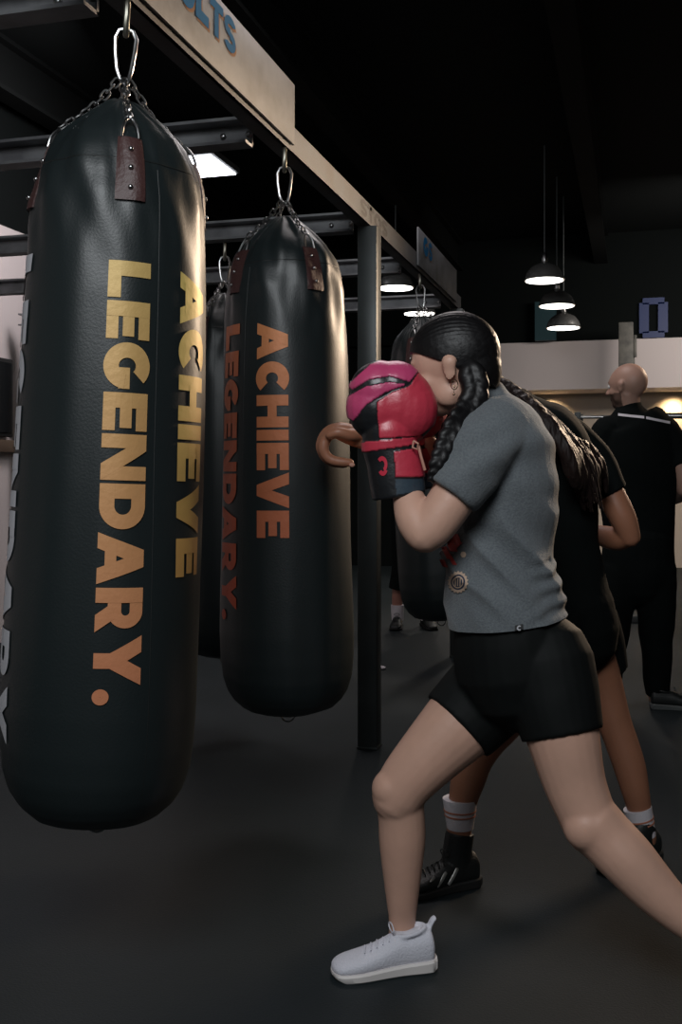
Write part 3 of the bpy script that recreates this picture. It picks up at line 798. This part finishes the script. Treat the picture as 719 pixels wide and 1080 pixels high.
def glove(par, shift, name_label):
    bm = bmesh.new(); sh_ = shift
    def c_(x, y, Y): return C(x, y, Y)+sh_
    ball(bm, c_(419, 427, 2.42), (.086, .066, .086)); ball(bm, c_(401, 430, 2.42), (.078, .066, .080))
    ball(bm, c_(400, 412, 2.42), (.070, .066, .068)); ball(bm, c_(417, 408, 2.42), (.064, .064, .058)); ball(bm, c_(428, 432, 2.42), (.072, .064, .078))
    limb(bm, [c_(440, 452, 2.50), c_(440, 425, 2.50), c_(430, 400, 2.48)], [.026, .027, .020], DEPTH)
    cf = [(409, 455, .058, .055), (410, 470, .062, .052), (415, 485, .064, .052), (418, 505, .064, .054), (421, 524, .062, .054)]
    limb(bm, [c_(x, y, 2.41) for x, y, *_ in cf], [(a, b_) for *_, a, b_ in cf], DEPTH, 5, 26, False, True)
    def gd(co, no):
        x, y = proj(co-sh_)
        d = 0
        if abs((y-300)*3.268-(538-(x-340)*.26)) < 14 and x < 440: d -= 0
        for P_, c in REG[:3]:
            if inpoly(x, y, P_): d = .0028
        for P_, c in REG[3:5]:
            if inpoly(x, y, P_): d = .003
        return d
    b = fuse(bm, .0026, 20, gd)
    paint(b, glove_paint(sh_, 0))
    g = obj('boxing_glove', b, M['glove'], par, True, 70); g['label'] = name_label
    return g
g1 = glove(W1, Vector((0, 0, 0)), 'pink and red boxing glove with black panels')
b = bmesh.new(); b.from_mesh(g1.data); b.transform(Matrix.Translation(W1.location)); gv = BVHTree.FromBMesh(b); b.free()
bm = bmesh.new()
def ga(cx, cy, r0, r1, a0, a1, sq=1):
    def fn(u, v):
        a = R(a0+(a1-a0)*u); r = r0+(r1-r0)*v; return decal(gv, cx+r*cos(a)*.75, cy+r*sin(a)*sq, .0018)
    sc_patch(bm, fn, 14, 2)
ga(403, 490, 3.5, 7.5, -140, 60, 1.2); ga(404, 494, 2.5, 6.5, 20, 150, 1.2)
obj('glove_emblem', bm, M['red'], g1)
bm = bmesh.new()
tube(bm, [C(441, 470, 2.36), C(444, 482, 2.355), C(448, 496, 2.355)], .0035); tube(bm, [C(436, 465, 2.36), C(441, 468, 2.355), C(440, 474, 2.355), C(435, 472, 2.36), C(436, 465, 2.36)], .0025)
obj('wrist_strap', bm, M['lace'], g1)
glove(W1, C(428, 432, 2.72)-C(413, 427, 2.42), 'far glove, held behind the near one')
# shoes
fl = lambda x, y: C(x, y, CH*1100/(y-500))
h_, t_ = fl(456, 1019), fl(350, 1031); h_.z = t_.z = 0
shoe(W1, h_, t_, 'white', 'sole', 0, 'white', label='white knit running shoe, flat on the floor', L=(t_-h_).length*1.0)
bm = bmesh.new(); tube(bm, [C(423, 991, 2.58)+V(.031*cos(a), .033*sin(a), .004*cos(a)) for a in [2*pi*i/20 for i in range(20)]], .0065, True)
obj('ankle_sock', bm, M['blackshoe'], W1)
hh = C(794, 1016, 2.31); tt = C(770, 1066, 2.295)
tt.z = .035; hh.z = max(hh.z, .10)
shoe(W1, hh+Vector((0, 0, .06)), tt+Vector((0, 0, -.03)), 'white', 'sole', 0, 'white', label='white knit running shoe, heel lifted')

# ------------------------------------------------------------ woman in black
W2 = thing('person', 'woman in black with long brown hair, mostly hidden behind the woman in grey', 'person', Vector((C(585, 500, 3.25).x, C(585, 500, 3.25).y, 0)))
def w2_torso(bm, g):
    rows = [(546, 428, .055, .07), (558, 443, .085, .13), (575, 462, .110, .165), (586, 495, .118, .160), (590, 535, .112, .140), (591, 570, .108, .130), (594, 605, .118, .140), (600, 640, .130, .160), (603, 660, .13, .16)]
    limb(bm, [C(x, y, 3.28) for x, y, a, b in rows], [(a+g, b+g) for x, y, a, b in rows], DEPTH, 5, 28)
lr = [(612, 655, 3.32, .098), (622, 690, 3.31, .086), (637, 725, 3.30, .060), (647, 760, 3.29, .054), (656, 785, 3.28, .052), (664, 810, 3.27, .050), (670, 835, 3.26, .043), (675, 857, 3.26, .037), (680, 885, 3.26, .036)]
ll = [(580, 660, 3.20, .100), (555, 710, 3.12, .090), (530, 755, 3.07, .072), (512, 780, 3.06, .060), (500, 800, 3.06, .056), (494, 820, 3.06, .052), (489, 840, 3.06, .044), (485, 862, 3.06, .038), (483, 890, 3.06, .036)]
bm = bmesh.new(); w2_torso(bm, -.014)
for L_ in (lr, ll): limb(bm, [C(x, y, Y) for x, y, Y, r in L_], [r for *_, r in L_], DEPTH, 4, 20)
limb(bm, [C(560, 445, 3.27), C(535, 425, 3.25), C(498, 404, 3.23)], [.060, .052, .05], DEPTH)
# right arm drawn back
limb(bm, [C(618, 478, 3.38), C(640, 515, 3.34), C(656, 545, 3.32), C(664, 566, 3.32)], [.056, .047, .043, .034], DEPTH)
limb(bm, [C(664, 564, 3.32), C(652, 568, 3.36), C(638, 566, 3.42), C(618, 560, 3.50)], [.033, .039, .036, .026], DEPTH)
hand(bm, C(614, 559, 3.52), V(-.6, .7, .1), V(.4, .3, .8), .95, .9)
# left arm reaching to the bag
limb(bm, [C(556, 465, 3.16), C(505, 478, 3.13), C(455, 486, 3.12)], [.054, .044, .038], DEPTH)
limb(bm, [C(455, 486, 3.12), C(425, 476, 3.13), C(392, 466, 3.15), C(380, 463, 3.155)], [.038, .036, .030, .029], DEPTH)
# hooked hand: palm, four curled fingers, thumb
Hc = lambda x, y, dY=0: C(x, y, 3.16+dY)
limb(bm, [Hc(386, 464), Hc(374, 460), Hc(360, 455), Hc(352, 454)], [(.030, .032), (.032, .040), (.029, .044), (.022, .044)], DEPTH, 4, 16)
for i, (dY, k, r) in enumerate(((-.034, .88, .0155), (-.010, 1.0, .017), (.015, .97, .016), (.039, .84, .014))):
    cx, cy = 356, 470+ (1-k)*10
    pts = []
    for a, q in ((70, 1), (105, 1), (140, 1.0), (180, 1.0), (215, 1.0), (248, 1.0)):
        pts.append(Hc(cx+17*k*cos(R(a))*q, cy-17.5*k*sin(R(a))*q, dY))
    pts.append(Hc(cx+6*k, cy+18.5*k, dY)); pts.append(Hc(cx+(15 if i == 0 else 8)*k, cy+19*k, dY))
    limb(bm, pts, [r*1.1, r*1.15, r*1.05, r*1.1, r, r*1.0, r*.95, r*.8], DEPTH, 4, 14)
limb(bm, [Hc(378, 459, -.03), Hc(368, 459, -.055), Hc(357, 456, -.066), Hc(347, 459, -.062)], [.019, .018, .016, .012], DEPTH, 4, 12)
h2c = C(486, 392, 3.22); H2P, H2A = head(bm, h2c, V(-.85, .5, -.15), V(-.15, .1, 1), .97)
b = fuse(bm, .0052, 3)
paint(b, lipface(H2P, H2A, (.31, .135, .078)))
obj('body', b, M['skin2'], W2); eyes(H2P, H2A, W2)
bm = bmesh.new(); ball(bm, Hc(371.0, 490.3, -.045), (.0085, .0035, .0065)); obj('fingernail', bm, M['lace'], W2)
bm = bmesh.new(); w2_torso(bm, .004)
limb(bm, [C(600, 462, 3.37), C(622, 484, 3.37), C(639, 512, 3.34), C(645, 522, 3.335)], [.070, .068, .060, .058], DEPTH, 5, 22, False, True)
limb(bm, [C(565, 460, 3.19), C(530, 474, 3.14), C(505, 480, 3.13)], [.068, .062, .056], DEPTH, 5, 22, False, True)
obj('t_shirt', fuse(bm, .007, 5, lambda co, no: .008*noise.noise(co*8)), M['black'], W2, True, 60)
bm = bmesh.new()
limb(bm, [C(600, 635, 3.28), C(604, 665, 3.28)], [(.135, .165), (.14, .165)], DEPTH, 5, 24)
limb(bm, [C(616, 655, 3.34), C(627, 685, 3.35), C(638, 710, 3.36)], [.108, .098, .078], DEPTH, 5, 24, False, True)
limb(bm, [C(583, 655, 3.20), C(560, 700, 3.12), C(545, 730, 3.09)], [.112, .104, .094], DEPTH, 5, 24, False, True)
obj('shorts', fuse(bm, .007, 4, lambda co, no: .006*noise.noise(co*7)), M['black'], W2, True, 60)
bm = bmesh.new(); f, s, u = H2A
ball(bm, h2c-f*.012+u*.016, (.108, .086, .102), H2A); ball(bm, h2c-f*.045-u*.03, (.07, .075, .09), H2A)
for k in range(9):
    o = (k-4)*.020
    limb(bm, [h2c-f*.05-u*.02+s*o*.6, C(535, 412, 3.24+o), C(568, 438, 3.13+o*.9), C(596+k, 470-(k-4)*1.5, 3.09+o), C(606+k*3.2, 498-(k-4)*2.2, 3.10+o), C(612+3.4*k, 518-(k-4)*2+random.uniform(-12, 12), 3.13+o)], [.028, .028, .028, .026, .020, .004], DEPTH, 5, 12)
def st2(co, no): return .003*noise.noise(Vector((co.x*60, co.y*60, co.z*9)))*2
hr = obj('hair', fuse(bm, .005, 2, st2, cuts=[(H2P(.05, 0, 0), (f-u*.7).normalized())]), M['brownhair'], W2)
bm = bmesh.new()
for k in range(70):
    a, c_, d = random.uniform(-1, 1), random.uniform(-1, 1), random.uniform(-1, 1)
    o = a*.085
    pts = [C(538+4*a, 408+4*c_, 3.20+o*.4), C(566+7*a, 434+7*c_, 3.08+o*.4), C(598+8*a, 468+9*c_, 3.05+o*.3), C(614+9*a+4*d, 500+10*c_, 3.06+o*.3), C(620+12*a+5*d, 526+14*d, 3.10)]
    limb(bm, pts, [.0016, .0030, .0034, .0026, .0008], DEPTH, 4, 6)
obj('strands', bm, M['brownhair'], hr)
for (top, bot, r0, r1, heel, toe, hb) in (((485, 842), (485, 873), .051, .039, fl(492, 934), fl(450, 942), .06), ((672, 852), (679, 882), .044, .037, fl(681, 903), fl(655, 913), .018)):
    Y = 3.06 if top[0] < 600 else 3.26
    bm = bmesh.new(); A_ = C(*top, Y); B_ = C(*bot, Y)
    limb(bm, [A_, (A_+B_)/2, B_], [r0, (r0+r1)/2, r1], DEPTH, 5, 24, True, True); so = obj('sock', bm, M['sock'], W2)
    for q in (.36, .52):
        bm = bmesh.new(); p0 = A_.lerp(B_, q); p1 = A_.lerp(B_, q+.05); rr = r0+(r1-r0)*q+.0015
        limb(bm, [p0, p1], [rr, rr], DEPTH, 2, 24, True, True); obj('stripe', bm, M['orange'], so)
    heel.z = toe.z = 0
    fd = (toe-heel).normalized(); hl = Vector((B_.x, B_.y, 0))-fd*.055
    L = .26
    s_ = shoe(W2, hl, hl+fd*L, 'blackshoe', 'blacksole', hb, 'blackshoe', label='black high-top boxing shoe', L=L)
    if Y < 3.2:
        bm = bmesh.new()
        l_ = Vector((0, 0, 1)).cross(fd).normalized()
        sgn = 1 if l_.dot(DEPTH) < 0 else -1
        for q in (0, 1, 2):
            a0 = hl+fd*(.115+.038*q)+l_*sgn*.0385+UP*.030; a1 = hl+fd*(.085+.038*q+.0)+l_*sgn*.034+UP*(.068-.006*q)
            limb(bm, [a0, (a0+a1)/2+l_*sgn*.002, a1], [(.006, .003)]*3, l_, 3, 8)
        obj('side_stripe', bm, M['silver'], s_)

# ------------------------------------------------------------ bald man
MN = thing('person', 'bald man in black T-shirt and trousers standing with his back turned', 'person', Vector((C(678, 500, 5.45).x, C(678, 500, 5.45).y, 0)))
YM = 5.42
def man_torso(bm, g):
    rows = [(663, 430, .06, .065), (664, 440, .115, .09), (668, 450, .185, .115), (670, 470, .215, .125), (671, 500, .208, .125), (672, 535, .190, .12), (673, 565, .178, .12), (674, 596, .18, .13)]
    limb(bm, [C(x, y, YM) for x, y, a, b in rows], [(a+g, b+g) for x, y, a, b in rows], DEPTH, 5, 28)
bm = bmesh.new(); man_torso(bm, -.018)
limb(bm, [C(664, 445, YM), C(663, 430, YM), C(661, 415, YM-.01)], [.068, .062, .062], DEPTH)
limb(bm, [C(705, 462, YM), C(716, 490, YM-.03), C(722, 515, YM-.03)], [.06, .052, .045], DEPTH)
limb(bm, [C(722, 515, YM-.03), C(716, 522, YM+.10), C(704, 528, YM+.22)], [.045, .042, .03], DEPTH)
hand(bm, C(702, 528, YM+.23), V(-.8, .6, 0), V(.3, .6, .6), 1, .8)
limb(bm, [C(634, 462, YM), C(630, 490, YM), C(632, 520, YM+.02)], [.06, .052, .045], DEPTH)
limb(bm, [C(632, 520, YM+.02), C(642, 525, YM+.14), C(655, 528, YM+.24)], [.045, .042, .03], DEPTH)
hand(bm, C(656, 528, YM+.25), V(.8, .6, 0), V(-.3, .6, .6), 1, .8, .12, -1)
mr = [(688, 600, YM, .085), (690, 630, YM, .08), (692, 665, YM, .065), (693, 700, YM, .055), (693, 738, YM, .045)]
ml = [(655, 600, YM, .085), (648, 630, YM, .08), (643, 665, YM, .065), (641, 700, YM, .055), (640, 738, YM, .045)]
for L_ in (mr, ml): limb(bm, [C(x, y, Y) for x, y, Y, r in L_], [r for *_, r in L_], DEPTH, 4, 18)
mc = C(661, 405.5, YM); MP, MA = head(bm, mc, V(-.70, .70, -.08), V(-.03, .05, 1), 1.02)
b = fuse(bm, .007, 4)
fs, ss, us = MA
def manpaint(co, no):
    d = co-mc; a, e = d.dot(fs), d.dot(us)
    if a > .0 and -.15 < e < -.045 and abs(d.dot(ss)) < .09: return (.10, .06, .045)
    return (.42, .25, .19)
paint(b, manpaint)
obj('body', b, M['skin1'], MN); eyes(MP, MA, MN)
bm = bmesh.new(); man_torso(bm, .004)
limb(bm, [C(700, 455, YM), C(710, 470, YM-.01), C(717, 490, YM-.02)], [.085, .080, .072], DEPTH, 5, 20, False, True)
limb(bm, [C(640, 455, YM), C(632, 472, YM), C(629, 494, YM)], [.085, .080, .072], DEPTH, 5, 20, False, True)
b = fuse(bm, .009, 4, lambda co, no: .008*noise.noise(co*6))
bm2 = b.copy(); mv = BVHTree.FromBMesh(bm2); bm2.free()
ms = obj('t_shirt', b, M['black'], MN, True, 60)
for x0, x1, y0, y1 in ((652, 679, 437.5, 440.5), (681, 706, 440.8, 446)):
    bm = bmesh.new(); sc_patch(bm, lambda u, v: decal(mv, x0+(x1-x0)*u, y0+(y1-y0)*u+2.6*(v-.5), .004), 10, 1)
    obj('printed_bar', bm, M['sock'], ms)
bm = bmesh.new()
limb(bm, [C(672, 565, YM), C(672, 595, YM), C(672, 612, YM)], [(.180, .135), (.186, .14), (.172, .14)], DEPTH)
limb(bm, [C(690, 600, YM), C(692, 640, YM), C(692, 690, YM), C(694, 733, YM)], [.112, .100, .078, .064], DEPTH, 5, 20, False, True)
limb(bm, [C(655, 600, YM), C(648, 640, YM), C(643, 690, YM), C(641, 733, YM)], [.112, .100, .078, .064], DEPTH, 5, 20, False, True)
obj('trousers', fuse(bm, .009, 4, lambda co, no: .007*noise.noise(co*9)), M['black'], MN, True, 60)
for x, dx in ((686, .9), (642, -.5)):
    h_ = fl(x, 747); h_.z = 0; d_ = V(dx, -.15 if dx > 0 else .6, 0).normalized()
    shoe(MN, h_, h_+d_*.3, 'blackshoe', 'greysole', 0, 'gum', L=.29)

# ------------------------------------------------------------ person far behind the farthest bag
YF = 8.25
FP = thing('person', 'person in dark clothes far behind the post, one white sock showing', 'person', Vector((C(434, 500, YF).x, C(434, 500, YF).y, 0)))
rows = [(434, 458, .055, .06), (434, 466, .13, .09), (434, 475, .18, .11), (434, 500, .17, .11), (434, 530, .15, .10), (434, 555, .155, .11)]
bm = bmesh.new(); limb(bm, [C(x, y, YF) for x, y, *_ in rows], [(a-.01, b-.01) for *_, a, b in rows], DEPTH, 5)
for sx, kx in ((425, 419), (443, 449)):
    limb(bm, [C(sx, 555, YF), C(sx-2 if sx < 434 else sx+2, 600, YF), C(kx, 630, YF), C(kx, 652, YF)], [.085, .06, .045, .035], DEPTH)
limb(bm, [C(416, 478, YF), C(412, 505, YF), C(418, 520, YF-.12), C(428, 500, YF-.25)], [.055, .045, .04, .03], DEPTH)
limb(bm, [C(452, 478, YF), C(456, 505, YF), C(450, 520, YF-.12), C(440, 500, YF-.25)], [.055, .045, .04, .03], DEPTH)
hand(bm, C(428, 500, YF-.25), V(.1, -.3, .9), V(0, 1, .2), 1, 1.0); hand(bm, C(440, 500, YF-.25), V(-.1, -.3, .9), V(0, 1, .2), 1, 1.0, .12, -1)
limb(bm, [C(434, 465, YF), C(434, 450, YF)], [.06, .055], DEPTH)
fc = C(434, 444, YF); FPp, FA = head(bm, fc, V(-.3, -.9, -.1), UP, 1)
b = fuse(bm, .009, 3); paint(b, lambda co, no: (.36, .17, .13)); obj('body', b, M['skin2'], FP); eyes(FPp, FA, FP)
bm = bmesh.new(); ball(bm, fc+UP*.02+V(0, .015, 0), (.088, .108, .102)); obj('hair', fuse(bm, .008, 2, None, [(fc+UP*.03, V(-.15, -.5, -1))]), M['hair'], FP)
bm = bmesh.new(); limb(bm, [C(x, y, YF) for x, y, *_ in rows], [(a+.012, b+.012) for *_, a, b in rows], DEPTH, 5)
limb(bm, [C(418, 472, YF), C(413, 490, YF), C(412, 503, YF)], [.075, .068, .06], DEPTH, 5, 20, False, True)
limb(bm, [C(450, 472, YF), C(455, 490, YF), C(456, 503, YF)], [.075, .068, .06], DEPTH, 5, 20, False, True)
obj('t_shirt', fuse(bm, .01, 4), M['black'], FP)
bm = bmesh.new(); limb(bm, [C(434, 550, YF), C(434, 570, YF)], [(.165, .12)]*2, DEPTH)
for sx, kx in ((425, 420), (443, 448)): limb(bm, [C(sx, 560, YF), C(sx, 595, YF), C(kx, 622, YF)], [.10, .09, .08], DEPTH, 5, 20, False, True)
obj('shorts', fuse(bm, .01, 4), M['black'], FP)
for kx in (419, 449):
    bm = bmesh.new(); limb(bm, [C(kx, 638, YF), C(kx, 654, YF)], [.052, .046], DEPTH, 3, 18, True, True); obj('sock', bm, M['sock'], FP)
    p = C(kx, 655, YF); p.z = 0; d_ = V(-.15 if kx < 434 else .2, -1, 0).normalized()
    shoe(FP, p-d_*.06, p+d_*.22, 'blackshoe', 'blacksole', 0, 'blackshoe')

# ------------------------------------------------------------ small things
p = fl(401, 706)
bm = bmesh.new(); ball(bm, Vector((p.x, p.y, .010)), (.030, .022, .014)); ball(bm, Vector((p.x+.02, p.y, .010)), (.018, .016, .010))
tag(obj('crumpled_tape', fuse(bm, .003, 2, lambda co, no: .003*noise.noise(co*60)), M['sock'], None), 'small white crumpled scrap on the dark floor right of the post', 'scrap')
c = fl(716, 1078)
bm = bmesh.new(); box(bm, (c.x+.215, c.y-.10, .004), (.55, .30, .008), Matrix.Rotation(YAW+.14, 3, 'Z'), .002)
tag(obj('floor_mat', bm, M['mat'], None), 'corner of a pale speckled mat at the lower right of the floor', 'mat')

# ================================================================== LIGHTS
def area(loc, target, size, energy, color, name='unseen_lamp', sy=None):
    l = bpy.data.lights.new(name, 'AREA'); l.energy = energy; l.color = color; l.size = size
    if sy: l.shape = 'RECTANGLE'; l.size_y = sy
    o = bpy.data.objects.new(name, l); COL.objects.link(o); o.location = loc
    o.rotation_euler = (Vector(target)-Vector(loc)).to_track_quat('-Z', 'Y').to_euler()
    return o
def CS(X, Y, Z): return Vector((X*CY-Y*SY, X*SY+Y*CY, Z))
area(CS(-.5, -.6, 3.2), CS(.2, 2.6, .9), 1.4, 88, (.93, .97, 1.0))
rim = area(CS(3.2, 6.2, 2.8), CS(-.3, 2.8, 1.65), .7, 18, (1, .75, .53)); rim.data.spread = R(50)  # unseen warm lamp, added for the rim glow on the bags' right edges
area(CS(.3, 5.2, 3.9), CS(.3, 5.2, 0), 1.2, 34, (1, .92, .92))
area(CS(-1.2, 6.6, 3.6), CS(-4.0, 6.6, 1.2), .8, 34, (1, .93, .95))  # unseen lamp added to brighten the pale left wall
area(Vector((2.0, 10.6, 3.2)), Vector((2.0, 13.35, 2.4)), 3.0, 85, (1, .91, .84), sy=.5)  # unseen strip lamp added to light the pale soffit band
for x, Y in ((575, 13.1), (712, 12.7)):
    q = C(x, 500, Y)
    l = bpy.data.lights.new('wall_washer', 'SPOT'); l.energy = 34; l.color = (1, .72, .40); l.spot_size = R(110); l.spot_blend = 1; l.shadow_soft_size = .04
    o = bpy.data.objects.new('wall_washer', l); COL.objects.link(o); o.location = (q.x, WV+.60, 2.22); o.rotation_euler = (R(28), 0, 0)
w = bpy.data.worlds.new('World'); SC.world = w; w.use_nodes = True
w.node_tree.nodes['Background'].inputs['Color'].default_value = (.60, .85, .85, 1)
w.node_tree.nodes['Background'].inputs['Strength'].default_value = .045

# ================================================================== CAMERA
cam = bpy.data.cameras.new('camera'); co = bpy.data.objects.new('camera', cam); COL.objects.link(co)
cam.sensor_fit = 'VERTICAL'; cam.sensor_height = 36; cam.lens = 36*1100/1080; cam.shift_y = -40/1080
cam.clip_start = .05
co.location = CAM; co.rotation_euler = (R(90), 0, YAW)
SC.camera = co
vs = SC.view_settings
vs.view_transform = 'Standard'; vs.look = 'None'; vs.gamma = 1; vs.exposure = 0; vs.use_curve_mapping = False
